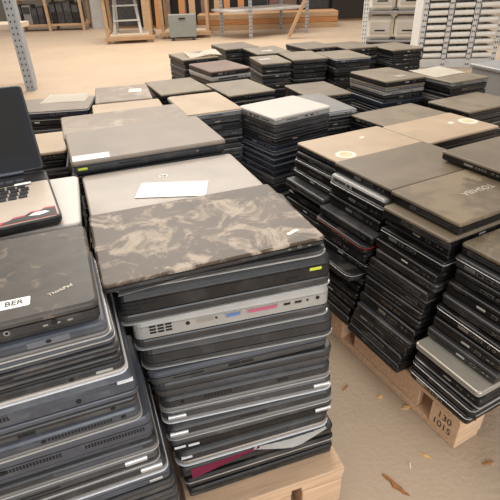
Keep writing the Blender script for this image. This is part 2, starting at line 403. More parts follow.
def add_feat(base, kind, w, d, face, frac, z, ins=0.0):
    nm, fn, ms = FEAT[kind]
    me = cached(('f', kind), fn)
    o = link(nm, me, ms, base)
    if face == 'front': o.location = (-w/2+frac*w, -d/2+ins, z)
    elif face == 'rear': o.location = (-w/2+frac*w, d/2-ins, z); o.rotation_euler = (0, 0, PI)
    elif face == 'left': o.location = (-w/2+ins, d/2-frac*d, z); o.rotation_euler = (0, 0, -PI/2)
    else: o.location = (w/2-ins, -d/2+frac*d, z); o.rotation_euler = (0, 0, PI/2)
    return o
BULK = bmesh.new(); BULK_MATS = []
def bulk(x, y, z, yaw, w, d, h, body, lid, r, up, lid_frac):
    lh = h*lid_frac; bh = h-lh-.0006
    mx = Matrix.Translation((x, y, z)) @ Matrix.Rotation(R(yaw), 4, 'Z')
    for me, zz, m_ in ((base_mesh(w-.003, d-.003, bh, r, up), 0 if up else h-bh, BODY[body]), (lid_mesh(w, d, lh, r+.002, up), h-lh if up else 0, LID[lid])):
        if m_ not in BULK_MATS: BULK_MATS.append(m_)
        me.transform(mx @ Matrix.Translation((0, 0, zz)))
        n0 = len(BULK.faces); BULK.from_mesh(me); BULK.faces.ensure_lookup_table()
        for f_ in BULK.faces[n0:]: f_.material_index = BULK_MATS.index(m_)
        bpy.data.meshes.remove(me)
    return None, None, None
def laptop(label, x, y, z, yaw, w, d, h, body='black', lid='black', r=.008, up=True, rim=None, front=(), left=(), right=(), lid_frac=.3, group=None, key=None):
    """closed laptop whose bottom centre stands at x, y, z; up=False lies lid down"""
    if key and key[1] >= KEEP.get(key[0], 99): return bulk(x, y, z, yaw, w, d, h, body, lid, r, up, lid_frac)
    t = thing('closed_laptop', label, 'laptop', (x, y, z), R(yaw), group)
    if key: t['stack_key'] = '%s|%d' % key
    w = round(w, 3); d = round(d, 3); h = round(h, 4)
    rh = .0026 if rim else 0.0
    lh = max(.005, h*lid_frac-rh); bh = h-lh-rh-.0006
    k = (w, d, h, r, up, bool(rim))
    b = link('base', cached(('b',)+k, lambda: base_mesh(w-.003, d-.003, bh, r, up)), BODY[body], t)
    l = link('lid', cached(('l',)+k, lambda: lid_mesh(w, d, lh, r+.002, up)), LID[lid], t)
    if up:
        l.location.z = h-lh; zb = 0.0
        if rim: q = link('lid_rim', cached(('r',)+k, lambda: rim_mesh(w+.0016, d+.0016, rh, r+.003)), rim, l); q.location.z = -rh
    else:
        b.location.z = h-bh; zb = h-bh; l.location.z = rh+.0001
        if rim: q = link('lid_rim', cached(('r',)+k, lambda: rim_mesh(w+.003, d+.003, rh, r+.004)), rim, l); q.location.z = -rh-.0001
    zc = bh*(.66 if up else .36)
    for face, fs in (('front', front), ('left', left), ('right', right)):
        for f_ in fs:
            kind, frac = f_[0], f_[1]
            zz = zc+(f_[2] if len(f_) > 2 else 0)
            o = add_feat(b, kind, w-.003, d-.003, face, frac, zz)
            if bh < .019: o.scale.z = .72
    return t, b, l
def on_lid(lid_o, h_top, name, me, m, x, y, rz=0.0, z=0.0):
    o = link(name, me, m, lid_o); o.location = (x, y, h_top+z); o.rotation_euler = (0, 0, rz); return o
def lid_h(h, lid_frac=.3, rim=False): return max(.005, round(h, 4)*lid_frac-(.0026 if rim else 0))

# ------------------------------------------------------------------ setting: floor and rear wall
m = mat('worn_concrete', rgb(182, 160, 136), .5, noise=.07, scale=1.2, dust=rgb(168, 148, 126), dust_amt=.4, dust_scale=2.2, dust_soft=.3, bump=.0)
def floor_material():
    nt = m.node_tree; n = nt.nodes; l = nt.links
    t = n.new('ShaderNodeTexNoise'); t.inputs['Scale'].default_value = 70; t.inputs['Detail'].default_value = 5
    tc = n.new('ShaderNodeTexCoord'); l.new(tc.outputs['Object'], t.inputs['Vector'])
    bp = n.new('ShaderNodeBump'); bp.inputs['Strength'].default_value = .38; bp.inputs['Distance'].default_value = .008
    l.new(t.outputs['Fac'], bp.inputs['Height']); l.new(bp.outputs[0], n['Principled BSDF'].inputs['Normal'])
floor_material()
bm = bmesh.new(); box(bm, -9, 9, -5, 15.5, -.1, 0); o = link('floor', bm_mesh(bm), m); o['kind'] = 'structure'
bm = bmesh.new(); box(bm, -9, 9, 15.5, 15.7, 0, 3.2); o = link('wall_back', bm_mesh(bm), mat('rear_wall_paint', rgb(120, 112, 104), .8, noise=.1, scale=2)); o['kind'] = 'structure'

# ------------------------------------------------------------------ pallets
def pallet(label, x, y, yaw, w, d, h=.1435, marks=None, bl_=.13):
    """block pallet; x, y is its front right corner (w goes left) unless w < 0, then front left corner"""
    t = thing('wooden_pallet', label, 'pallet', (x, y, 0), R(yaw))
    sgn = -1 if w > 0 else 1; W = abs(w)
    x0, x1 = (-W, 0) if w > 0 else (0, W)
    bt = .022
    def part(nm, a0, a1, b0, b1, z0, z1, mm=M_WOOD):
        bm = bmesh.new(); box(bm, a0, a1, b0, b1, z0, z1); bevel(bm, .002, 1); return link(nm, bm_mesh(bm), mm, t)
    nb = max(4, int(d/.19))
    bw = .1
    for i in range(nb):                                 # deck boards run along x
        y0 = (d-bw)*i/(nb-1)
        part('deck_board', x0, x1, y0, y0+bw, h-bt, h)
    for i in range(3):
        xx = x0+(W-bw)*i/2
        part('stringer_board', xx, xx+bw, 0.004, d-.004, h-2*bt, h-bt-.0005)
        part('bottom_runner', xx+.006, xx+bw-.006, 0.004, d-.004, 0, bt-.0005)
        for j in range(3):
            yy = .002+(d-.004-bl_)*j/2
            bl = part('block', xx+.002, xx+bw-.002, yy, yy+bl_, bt, h-2*bt-.0005)
            if marks and j == 0 and (i == 0):
                for k, s in enumerate(marks):
                    q = link('stamped_number', text_mesh(s, .030), M_INK, bl)
                    q.location = (xx+.0016, yy+bl_/2+.003*k, bt+.052-.032*k); q.rotation_euler = (PI/2, 0, -PI/2)
    if marks: part('side_board', x0+.012, x0+.03, bl_+.05, (d-bl_)/2-.05, bt, h-2*bt-.0005); part('side_board', x0+.012, x0+.03, (d+bl_)/2+.05, d-bl_-.05, bt, h-2*bt-.0005)
    return t
pn = PT['pallet_near']; pr = PT['pallet_right']
pallet('pale wooden pallet under the near centre stack of laptops', pn[0], pn[1], 17.5, .345, 1.02)
pallet('wooden pallet below the left front stack and the open laptop', -.138, .452, 18.5, .62, 1.0)
pallet('wooden pallet with stamped numbers on its corner block, at the right', pr[0]+.012, pr[1]+.012, 27.5, -1.2, 1.02, marks=('130', '1015'), bl_=.09)
pallet('wooden pallet under the tan and white laptop stacks', .30, 1.83, 18, 1.0, .74)
pallet('wooden pallet under the five-laptop pile and its neighbours', .50, 2.06, 26, -.85, .6)
pallet('wooden pallet under the rear block of laptop stacks', .84, 2.98, 16, 1.3, 1.0)
pallet('wooden pallet behind the open laptop carrying the papered laptop', -.69, 1.40, 14, .45, .85)

# ------------------------------------------------------------------ near centre stack (front faces visible)
DEP = .25
near_desc = 'in the near centre stack'
def place_front(e, w, d):
    zb, h, l, w_, yaw = e
    a = R(yaw); u = Vector((math.cos(a), math.sin(a))); v = Vector((-u.y, u.x))
    c = Vector(l)+u*(w_/2)+v*(d/2)
    return c.x, c.y, zb, yaw, w_, d, h
def near(i, desc, d=DEP, **kw):
    lab = '%s, %s in the near centre stack' % (desc, 'topmost' if i == 0 else ORD[i]+' down')
    return laptop(lab, *place_front(NEAR[i], 0, d), group='laptops in the near centre stack', **kw)
DUSTY = [('jack', .80), ('jack', .86), ('light', .9), ('light', .74)]
t, b, l = near(0, 'closed laptop with a water-stained brown lid', body='charcoal', lid='stained', r=.006, front=[('jack', .87, .001), ('light', .82), ('light', .92)], lid_frac=.24)
zt = lid_h(NEAR[0][1], .24)
on_lid(l, zt, 'lid_lettering', plate_mesh(.026, .007, .0006), M_LETTER, .138, -.088, R(22))
near(1, 'thin dark laptop with a pale rounded rim', body='charcoal', lid='charcoal', r=.022, up=False, rim=M_RIM, lid_frac=.75)
near(2, 'thick black laptop with left vent slots', body='black', lid='charcoal', r=.012, up=False, rim=M_RIM, lid_frac=.30,
     front=[('grille', .1, .004), ('shortslot', .055, -.007), ('darklatch', .80, -.007), ('tab', .915, .005)])
near(3, 'silver laptop with blue and magenta rear connectors', body='silver', lid='charcoal', r=.014, up=False, rim=M_RIM, lid_frac=.32,
     front=[('grille3', .13, .003), ('blackjack', .26, .003), ('serial', .345, .003), ('jack', .40, .003), ('vga', .485, .003), ('parallel', .635, .003), ('usb', .765, .003), ('usb', .825, .003), ('jack', .875, .003), ('grille', .97, .006)][:9] + [('screw', .93, .004)])
near(4, 'dark grey laptop with a plain thick edge', body='charcoal', lid='charcoal', r=.02, up=False, rim=M_RIM, lid_frac=.22)
near(5, 'dark grey laptop with a centre latch', body='dark grey', lid='slate', r=.016, up=True, lid_frac=.35, front=[('darklatch', .45), ('darklatch', .52), ('slot', .2)])
near(6, 'slate laptop with rounded corners and a slim panel', body='dark grey', lid='charcoal', r=.02, up=True, lid_frac=.42, front=[('longpanel', .5)])
near(7, 'dark laptop with a bright lid rim underneath', body='charcoal', lid='grey', r=.016, up=False, rim=M_RIM, lid_frac=.28, front=[('screw', .12), ('vent', .32), ('darklatch', .7)])
near(8, 'charcoal laptop with silver corner hinges', body='dark grey', lid='grey', r=.016, up=False, rim=M_WHITE_RIM, lid_frac=.3, front=[('hinge', .08, -.004), ('hinge', .93, -.004)])
near(9, 'charcoal laptop with pale rim and one hinge showing', body='charcoal', lid='grey', r=.016, up=False, rim=M_RIM, lid_frac=.3, front=[('hinge', .07, -.003), ('slot', .5)])
near(10, 'black laptop with white latches at its left corner', body='black', lid='charcoal', r=.008, up=True, lid_frac=.3, front=[('whitelatch', .05, .002), ('whitelatch', .13, .0), ('hinge', .94)])
near(11, 'dark laptop with a wide silver lid edge underneath', body='charcoal', lid='silver', r=.02, up=False, rim=M_WHITE_RIM, lid_frac=.36, front=[('whitelatch', .06, .003)])
near(12, 'plain black laptop below the magenta folder', body='charcoal', lid='black', r=.008, up=True, lid_frac=.35)
near(13, 'plain black laptop with a thin bright seam', body='charcoal', lid='black', r=.008, up=True, rim=M_RIM, lid_frac=.4)
near(14, 'plain black laptop resting on the pallet boards', body='charcoal', lid='black', r=.008, up=True, lid_frac=.35, front=[('slot', .5)])
def sheet_fold(name, label, cat, m_, pts, z, th, rz, loc):
    bm = bmesh.new()
    a = [bm.verts.new((x, y, 0)) for x, y in pts]; b_ = [bm.verts.new((x, y, th)) for x, y in pts]
    bm.faces.new(a[::-1]); bm.faces.new(b_)
    for i in range(len(pts)): bm.faces.new((a[i], a[(i+1) % len(pts)], b_[(i+1) % len(pts)], b_[i]))
    o = link(name, bm_mesh(bm), m_); o.location = (loc[0], loc[1], z); o.rotation_euler = (0, 0, rz)
    return tag(o, label, cat)
e = NEAR[12]; zz = e[0]+e[1]+.0001
M_FOLD = mat('magenta_card', rgb(176, 60, 96), .6)

# ------------------------------------------------------------------ left front stack
LSPEC = [
 ('closed laptop with a speckled dark lid and white label', dict(body='charcoal', lid='speckled', r=.008, up=True, lid_frac=.3, rim=None, front=[('jack', .70, .002), ('screw', .85, .002), ('vent', .60, -.003), ('light', .9), ('light', .86), ('light', .82)])),
 ('blue-grey laptop with a small socket panel', dict(body='blue-grey', lid='grey', r=.009, up=False, lid_frac=.25, rim=M_RIM, front=[('panel', .80, .001), ('blackjack', .80, .002)])),
 ('slate laptop with a wide pale band', dict(body='blue-grey', lid='slate', r=.009, up=True, lid_frac=.35, rim=M_RIM, front=[('slot', .45)])),
 ('thin dark grey laptop', dict(body='dark grey', lid='charcoal', r=.01, up=True, lid_frac=.35, front=[('slot', .55)])),
 ('thin charcoal laptop with a plain edge', dict(body='charcoal', lid='charcoal', r=.01, up=True, lid_frac=.4)),
 ('dark laptop with a bright white lid rim', dict(body='charcoal', lid='white', r=.010, up=False, lid_frac=.36, rim=M_WHITE_RIM, front=[('latch', .92, .0), ('blackjack', .8)])),
 ('thick blue-grey laptop with a ribbed vent', dict(body='blue-grey', lid='slate', r=.010, up=False, lid_frac=.22, front=[('widevent', .42, .002), ('longpanel', .72, .006), ('screw', .78, -.004), ('whitelatch', .96, .008)])),
 ('dark grey laptop with a small centre latch', dict(body='dark grey', lid='charcoal', r=.010, up=True, lid_frac=.3, front=[('darklatch', .58), ('screw', .9)])),
 ('grey laptop with a row of vent slits', dict(body='blue-grey', lid='grey', r=.010, up=False, lid_frac=.22, rim=M_RIM, front=[('widevent', .76, .0), ('screw', .62), ('screw', .93)])),
 ('thick slate laptop with two vent panels', dict(body='blue-grey', lid='slate', r=.011, up=True, lid_frac=.28, front=[('widevent', .5, .004), ('vent', .34, .004), ('screw', .4, .004), ('widevent', .84, .004)])),
 ('charcoal laptop with a pale seam', dict(body='charcoal', lid='grey', r=.010, up=False, lid_frac=.3, rim=M_RIM, front=[('longpanel', .75)])),
 ('dark laptop with ring hinges at its right corner', dict(body='dark grey', lid='charcoal', r=.010, up=False, lid_frac=.26, rim=M_RIM, front=[('hinge', .9), ('jack', .86), ('slot', .5)])),
 ('black laptop with a silver corner', dict(body='charcoal', lid='grey', r=.010, up=False, lid_frac=.3, rim=M_WHITE_RIM, front=[('hinge', .93)])),
 ('blue-grey laptop with a long slot', dict(body='blue-grey', lid='slate', r=.009, up=True, lid_frac=.3, front=[('longpanel', .7), ('latch', .93)])),
]
for i, e in enumerate(LEFT):
    zb, h, fr = e
    yaw = (20.0 if i > 4 else 21.5)+random.uniform(-.6, .6) if i else 20.5
    w = .36+random.uniform(-.008, .0); d = .2
    a = R(yaw); u = Vector((math.cos(a), math.sin(a))); v = Vector((-u.y, u.x))
    jig = 0 if i == 0 else random.uniform(-.004, .005)
    wide = {1: .006, 2: .008, 3: .006, 4: .004, 5: .006, 6: .005}.get(i, .004) if i < 8 else 0.0
    c = Vector(fr)+u*(wide+jig-w/2)+v*(d/2)
    if i == 0: d = .218; c = Vector(fr)-u*(w/2)+v*(d/2)
    if i < len(LSPEC): desc, kw = LSPEC[i]
    else: desc, kw = 'plain dark grey laptop', dict(body='dark grey', lid='charcoal', r=.012, up=True, lid_frac=.3)
    t, b, l = laptop('%s, %s in the left front stack' % (desc, 'topmost' if i == 0 else ORD[i]+' down'), c.x, c.y, zb, yaw, w, d, h, group='laptops in the left front stack', key=('left', i), **kw)
    if i == 0:
        zt = lid_h(h, .3)
        q = on_lid(l, zt, 'white_sticker', plate_mesh(.075, .019, .0005), M_PAPER, w/2-.115, -d/2+.036, R(-2))
        s = link('printed_letters', text_mesh('BER', .013, .0002), M_INK, q); s.location = (.019, 0, .0007)
        q = on_lid(l, zt, 'lid_lettering', text_mesh('ThinkPad', .0085), M_LETTER, w/2-.042, -d/2+.042, R(24), .0004)

# ------------------------------------------------------------------ generic stacks
BODIES = ['black', 'black', 'black', 'brown-black', 'black', 'brown-black', 'charcoal', 'black']
LIDOF = {'black': 'black', 'charcoal': 'charcoal', 'brown-black': 'black', 'navy': 'slate', 'dark grey': 'charcoal', 'silver': 'silver', 'grey': 'grey', 'blue-grey': 'slate', 'white': 'white'}
def stack(key, desc, tops, faces='', lean=(0, 0), side='L', bodies=None, avg=.0265, seed=1, under=None, dark=False, zbot=.144):
    """side L: long edge is the measured front edge; S: a short edge faces front.
    tops: list of dicts for the first laptops from the top (desc, h, body, lid...)"""
    rnd = random.Random(seed)
    (fx, fy), yaw, fw, fd, zt = STK[key]
    z = zt; i = 0; made = []
    zb_all = zbot+.0006
    # heights first so that the stack ends exactly on the pallet
    hs = [t_.get('h', .03) for t_ in tops]
    while z-sum(hs)-.0008*len(hs) > zb_all+avg*.6: hs.append(avg*rnd.uniform(.8, 1.2))
    k = (z-zb_all-.0008*len(hs)-sum(hs[:len(tops)]))/max(1e-6, sum(hs[len(tops):]))
    hs = hs[:len(tops)]+[q*k for q in hs[len(tops):]]
    for i, h in enumerate(hs):
        spec = dict(tops[i]) if i < len(tops) else {}
        spec.pop('h', None)
        if under and i == under[0]: (fx, fy), yaw, fw, fd, _ = STK[under[1]]
        dsc = spec.pop('desc', None); off = spec.pop('off', (0, 0)); dy = spec.pop('dyaw', None); shrink = spec.pop('shrink', None)
        body = spec.setdefault('body', rnd.choice(bodies or BODIES)); spec.setdefault('lid', LIDOF[body])
        spec.setdefault('r', rnd.choice([.003, .004, .006, .010])); spec.setdefault('up', rnd.random() < .6)
        if 'rim' not in spec: spec['rim'] = rnd.choice([None, None, None, M_RIM]) if faces else None
        if shrink is None: shrink = (0 if i == 0 else rnd.uniform(.002, .014))
        w_f = fw-shrink; d_f = fd-(0 if i == 0 else rnd.uniform(.002, .012))
        yw = yaw+(dy if dy is not None else (0 if i == 0 else rnd.uniform(-1.2, 1.2)))
        z -= h+.0008
        drop = zt-z-h
        a = R(yaw); u = Vector((math.cos(a), math.sin(a))); v = Vector((-u.y, u.x))
        jx = 0 if i == 0 else rnd.uniform(-.003, .003); jy = 0 if i == 0 else rnd.uniform(-.003, .003)
        c = Vector((fx, fy))+u*(fw/2+jx+off[0])+v*(fd/2+jy+off[1])+Vector(lean)*drop
        if side == 'L': ww, dd, rot = w_f, d_f, yw
        else: ww, dd, rot = d_f, w_f, yw+90
        fr = spec.pop('front', None); lf = spec.pop('left', None)
        if fr is None: fr = rnd.choice(FRONT_SETS) if 'f' in faces else []
        if lf is None: lf = rnd.choice(LEFT_SETS) if 'l' in faces else []
        if h < .024: lf = [q for q in lf if q[0] not in ('drive', 'serial')]
        if dsc is None:
            shade = {'black': 'black', 'brown-black': 'brown-black', 'charcoal': 'charcoal', 'navy': 'dark blue', 'dark grey': 'dark grey'}.get(body, body)
            dsc = shade+' laptop'+(' with pale lid rim' if spec['rim'] is M_RIM else '')
        lab = '%s, %s in %s' % (dsc, 'topmost' if i == 0 else ORD[i]+' down', desc)
        rt = laptop(lab, c.x, c.y, z, rot, ww, dd, h, front=fr, left=lf, group='laptops in '+desc, key=(key, i), **spec)
        made.append((rt, ww, dd, h, spec))
    return made

# behind the near stack
s = stack('silver', 'the papered silver-lid stack', [dict(desc='silver-grey laptop with round emblem and white paper', h=.028, body='grey', lid='silver', r=.01, up=True, rim=None)], faces='f', seed=11)
(rt, b, l), ww, dd, h, sp = s[0]
hp = on_lid(l, lid_h(h), 'round_emblem', disc_mesh(.0105), M_RIM, -.008, .035)
q = link('emblem_letters', text_mesh('hp', .014, .0003), M_INK, hp); q.location = (0, 0, .0008)
zs = STK['silver'][4]
pa = R(18.5)
pp = tag(link('paper_slip', plate_mesh(.150, .080, .0004, .001), M_PAPER), 'white paper slip lying on the silver-grey laptop lid', 'paper')
pp.location = (-.163, .925, zs+.0004)
s = stack('bigblack', 'the big taupe-lid stack', [dict(desc='large taupe laptop with white label', h=.034, body='charcoal', lid='taupe', r=.006, up=True, rim=None, lid_frac=.3,
      front=[('grille', .87), ('light', .8), ('tab', .055), ('slot', .35)])], faces='fl', seed=12)
(rt, b, l), ww, dd, h, sp = s[0]
on_lid(l, lid_h(h), 'white_sticker', plate_mesh(.086, .038, .0005), M_PAPER, -ww/2+.048, -dd/2+.026, R(-3))
stack('dusty', 'the dust-patched lid stack', [dict(desc='laptop with a pale dust-patched lid', h=.03, body='charcoal', lid='dusty', r=.006, up=True, rim=None)], faces='l', seed=13)
# under the open laptop
s = stack('whitebook', 'the stack under open laptop', [dict(desc='white closed laptop', h=.026, body='white', lid='white', r=.01, up=True, rim=None, front=[])], faces='', seed=14)
stack('papered', 'the stack beyond open screen', [dict(desc='navy-edged laptop with paper on top', h=.03, body='navy', lid='taupe', r=.008, up=True, rim=M_WHITE_RIM, front=[('socket', .55), ('usb', .62), ('usb', .66), ('usb', .7), ('screw', .93)])], faces='f', seed=15)
stack('taupe', 'the tan-lid stack behind screen', [dict(desc='laptop with a plain tan lid', h=.03, body='charcoal', lid='tan', r=.008, up=True, rim=None)], faces='f', seed=16)
s = stack('scuffed', 'the scuffed grey-lid stack', [dict(desc='laptop with scuffed grey-brown lid and small label', h=.026, body='charcoal', lid='dusty', r=.01, up=True, rim=None)], faces='l', side='S', seed=17)
(rt, b, l), ww, dd, h, sp = s[0]
on_lid(l, lid_h(h), 'white_sticker', plate_mesh(.07, .06, .0005), M_STICK, .03, -.06, R(-4))
stack('paletan', 'the pale tan-lid stack', [dict(desc='laptop with a pale tan lid', h=.026, body='grey', lid='tan', r=.008, up=True, rim=None)], faces='', seed=18)
stack('brown', 'the plain olive-lid stack', [dict(desc='laptop with a plain olive-brown lid', h=.026, body='black', lid='olive', r=.006, up=True, rim=None)], faces='l', side='S', seed=19)
stack('olive', 'the stack behind white laptop', [dict(desc='laptop with a worn brown lid', h=.026, body='black', lid='olive', r=.006, up=True, rim=None)], faces='l', side='S', seed=20)
stack('tan', 'the rounded tan-lid stack', [dict(desc='laptop with a tan lid and rounded end', h=.028, body='grey', lid='tan', r=.014, up=True, rim=M_WHITE_RIM, left=[('slot', .5)])], faces='l', side='S', seed=21, bodies=['black', 'charcoal', 'charcoal', 'dark grey'])
s = stack('white', 'the white-topped stack', [dict(desc='white laptop with silver port edge', h=.03, body='silver', lid='white', r=.012, up=True, rim=None, front=[('slot', .3), ('usb', .55), ('usb', .65), ('jack', .75), ('hinge', .06, .006)])],
      faces='fl', seed=22, bodies=['navy', 'charcoal', 'black', 'navy', 'dark grey', 'charcoal'])

# right pallet: short sides face the aisle on the left
RL = (-.205, -.05)
s = stack('ringed', 'the front ringed-lid column', [dict(desc='laptop with tan lid and pale ring sticker', h=.026, body='black', lid='tan', r=.006, up=True, rim=None),
      dict(h=.03, body='black', rim=M_RIM), dict(h=.03, body='brown-black'), dict(h=.028, body='charcoal', rim=M_RIM), dict(h=.026, body='charcoal', lid='charcoal', off=(-.02, 0))], faces='l', lean=RL, seed=31)
(rt, b, l), ww, dd, h, sp = s[0]
rg = on_lid(l, lid_h(h), 'round_sticker', disc_mesh(.033), M_STICK, -ww/2+.062, -dd/2+.05)
q = link('sticker_ring', disc_mesh(.02, .0005), mat('faded_sticker_print', rgb(205, 188, 150), .7, noise=.2, scale=80), rg); q.location = (0, 0, .0006)
on_lid(l, lid_h(h), 'pale_sticker', plate_mesh(.022, .012, .0005), M_STICK, .04, .04, .3)
stack('plainbrown', "the right pallet's plain-lid column", [dict(desc='laptop with a plain brown lid', h=.03, body='black', lid='brown', r=.004, up=True, rim=None), dict(h=.03, body='silver', lid='grey', rim=M_RIM, off=(-.012, 0)),
      dict(h=.034, body='black'), dict(h=.034, body='black', rim=None), dict(h=.03, body='black', lid='charcoal', off=(-.022, .0)), dict(desc='black laptop with a red lid edge', h=.026, body='brown-black', lid='black', rim=M_RED, r=.02, up=True, off=(-.034, 0)),
      dict(h=.03, body='black', off=(-.02, 0)), dict(h=.03, body='brown-black', off=(-.012, 0)), dict(desc='laptop with exposed round-cornered dark lid', h=.026, body='charcoal', lid='black', r=.024, up=True, rim=M_RIM, off=(-.045, 0))], faces='lf', lean=RL, seed=32)
s = stack('lettered', 'the lettered-lid column', [dict(desc='laptop with smeared brown lid and raised lettering', h=.032, body='black', lid='smeared', r=.004, up=True, rim=None), dict(desc='laptop with a protruding brown lid', h=.03, body='black', lid='brown', rim=None, r=.006, off=(-.03, -.006), up=True),
      dict(h=.036, body='black'), dict(h=.034, body='black', rim=M_RIM)], faces='lf', lean=RL, seed=33)
(rt, b, l), ww, dd, h, sp = s[0]
q = on_lid(l, lid_h(h), 'lid_lettering', text_mesh('TOSHIBA', .027), M_LETTER, .012, -.004, PI, .0004)
sc = stack('nearcorner', "the right pallet's near corner", [dict(desc='laptop with brown smeared lid', h=.032, body='black', lid='smeared', rim=None, up=True), dict(h=.032, body='charcoal', rim=M_RIM, off=(-.006, 0)), dict(h=.034, body='black'), dict(h=.034, body='black'), dict(h=.03, body='black', lid='charcoal'),
      dict(h=.032, body='black'), dict(h=.032, body='brown-black'), dict(h=.03, body='charcoal'), dict(desc='protruding silver laptop', h=.018, body='silver', lid='glint', r=.01, up=True, rim=None, lid_frac=.5, off=(-.03, -.004), left=[], front=[], shrink=0)], faces='lf', lean=RL, seed=34)
s = stack('ringsecond', 'the rear ringed-lid column', [dict(desc='laptop with wide tan lid and pale ring', h=.028, body='black', lid='tan', up=True, r=.006, rim=None)], faces='l', seed=36)
(rt, b, l), ww, dd, h, sp = s[0]
q_ = Matrix.Rotation(-R(27.5), 4, 'Z') @ (Vector((PT['ring_two'][0], PT['ring_two'][1], 0))-Vector((rt.location.x, rt.location.y, 0)))
q_.y = min(q_.y, dd/2-.043); q_.x = min(q_.x, ww/2-.043)
rg = on_lid(l, lid_h(h), 'round_sticker', disc_mesh(.036), M_STICK, q_.x, q_.y)
q = link('sticker_ring', disc_mesh(.022, .0005), MATS['faded_sticker_print'], rg); q.location = (0, 0, .0006)
on_lid(l, lid_h(h), 'pale_sticker', plate_mesh(.026, .018, .0005), M_STICK, q_.x-.07, q_.y+.02, .3)
s = stack('darkedge', 'the raised black-edge column', [dict(desc='raised brown-lidded laptop with black edge', h=.027, body='black', lid='brown', up=True, r=.006, rim=None)], faces='l', seed=37, under=(1, 'darkunder'))
stack('rearright', 'the column before five-laptop pile', [dict(desc='laptop with a dull brown lid', h=.028, body='black', lid='olive', up=True, r=.006, rim=None)], faces='l', seed=38)
stack('edge', 'the column at right edge', [dict(desc='laptop with a dull brown lid', h=.028, body='black', lid='olive', up=True, r=.006, rim=None)], faces='f', seed=39)
stack('five', 'the five-laptop pile', [dict(desc='laptop with olive-brown lid and two labels', h=.03, body='black', lid='olive', up=True, r=.012, rim=None), dict(h=.022, body='grey', lid='olive', rim=None, up=True), dict(h=.018, body='silver', lid='silver', rim=None, up=True), dict(h=.03, body='black'), dict(h=.03, body='navy')], faces='lf', side='S', seed=40)
stack('green', 'the cream-papered pile', [dict(desc='laptop with grey-brown lid', h=.024, body='grey', lid='olive', up=True, rim=None), dict(h=.034, body='black', rim=None), dict(h=.026, body='black'), dict(h=.022, body='silver', rim=None)], faces='l', side='S', seed=41)
stack('gap1', 'the low brown-lid stack', [dict(desc='laptop with a dark brown lid', h=.028, body='black', lid='brown', up=True, rim=None)], faces='l', side='S', seed=42)
stack('pale', 'the pale-blue-ended stack', [dict(desc='laptop with a pale blue lid end', h=.022, body='silver', lid='grey', up=True, rim=M_WHITE_RIM)], faces='lf', side='S', seed=43, avg=.024, bodies=['brown-black', 'black', 'charcoal'])
# rear block
kw = dict(faces='l', side='S')
stack('redtop', 'the rear reddish-lid stack', [dict(desc='laptop with a reddish-brown lid', h=.028, body='black', lid='reddish', up=True, rim=None), dict(desc='silver laptop with bright edge', h=.026, body='silver', lid='silver', rim=M_WHITE_RIM)], seed=51, **kw)
stack('sheet', 'the rear curled-paper stack', [dict(desc='dark laptop under curled paper', h=.03, body='black', lid='olive', up=True, rim=None)], seed=52, **kw)
stack('rowa', "the rear block's narrow stack", [dict(desc='laptop with brown lid', h=.03, body='black', lid='olive', up=True, rim=None)], seed=53, **kw)
stack('rowb', "the rear block's middle stack", [dict(desc='laptop with brown lid', h=.03, body='black', lid='olive', up=True, rim=None)], seed=54, **kw)
stack('rowc', "the rear block's right stack", [dict(desc='laptop with brown lid', h=.03, body='navy', lid='olive', up=True, rim=M_WHITE_RIM)], seed=55, **kw)
stack('rear1', "the rear block's far-left stack", [dict(desc='laptop with dark brown lid', h=.03, body='black', lid='brown', up=True, rim=None)], seed=56, **kw)
stack('rear2', "the rear block's inner stack", [dict(desc='laptop with two pale labels on its lid', h=.03, body='black', lid='olive', up=True, rim=None)], seed=57, **kw)
stack('rear3', "the rear block's far-middle stack", [dict(desc='laptop with brown lid and black edge', h=.03, body='black', lid='brown', up=True, rim=None)], seed=58, **kw)
stack('rear5', "the rear block's outer-right stack", [dict(desc='laptop with brown lid', h=.03, body='black', lid='olive', up=True, rim=None)], seed=60, **kw)
stack('rear4', "the rear block's far-right stack", [dict(desc='laptop with brown lid', h=.03, body='black', lid='brown', up=True, rim=None)], seed=59, **kw)

# ------------------------------------------------------------------ open laptop on the white one
BLACKKEY = mat('black_keycap', rgb(30, 31, 34), .45)
t = thing('open_laptop', 'open laptop with dark screen and colourful sticker, standing on a white closed laptop', 'laptop', (OPEN[0], OPEN[1], STK['whitebook'][4]+.0005), R(26))
W_, D_, H_ = .33, .262, .019      # origin: front right corner, x left is negative
ms_deck = mat('warm_silver_deck', rgb(196, 180, 164), .38, metal=.15, noise=.05, scale=20)
bs = slab_bm(W_, D_, [(.006, 0), (.001, .006), (0, .01), (0, H_-.002), (.002, H_)], .012); bs = bm_mesh(bs)
b = link('base', bs, BODY['charcoal'], t); b.location = (-W_/2, D_/2, 0)
dk = link('palm_deck', plate_mesh(W_-.008, .190, .0012, .008), ms_deck, b); dk.location = (0, -D_/2+.099, H_)
dk2 = link('deck_shade_strip', plate_mesh(W_-.008, .058, .0012, .004), BODY['black'], b); dk2.location = (0, D_/2-.033, H_)  # dark screen's shadow and reflection on the deck, painted as a black strip
def keys(nx, ny, px, py, kw, kd, h=.0022):
    bm = bmesh.new()
    for j in range(ny):
        for i in range(nx):
            x = (i-(nx-1)/2)*px+(.003*((j % 3)-1)); y = (j-(ny-1)/2)*py
            if j == 0 and 3 < i < 9:
                if i != 4: continue
                box(bm, x-kw/2, x+px*4+kw/2, y-kd/2, y+kd/2, 0, h); continue
            box(bm, x-kw/2, x+kw/2, y-kd/2, y+kd/2, 0, h)
    return bm_mesh(bm)
kb = link('keyboard', keys(14, 4, .019, .0185, .0155, .0145), BLACKKEY, b); kb.location = (-.012, .020, H_+.0012)
fk = link('function_keys', keys(14, 1, .019, .014, .0155, .0115), mat('grey_keycap', rgb(70, 72, 78), .4), b); fk.location = (-.012, D_/2-.046, H_+.0012)
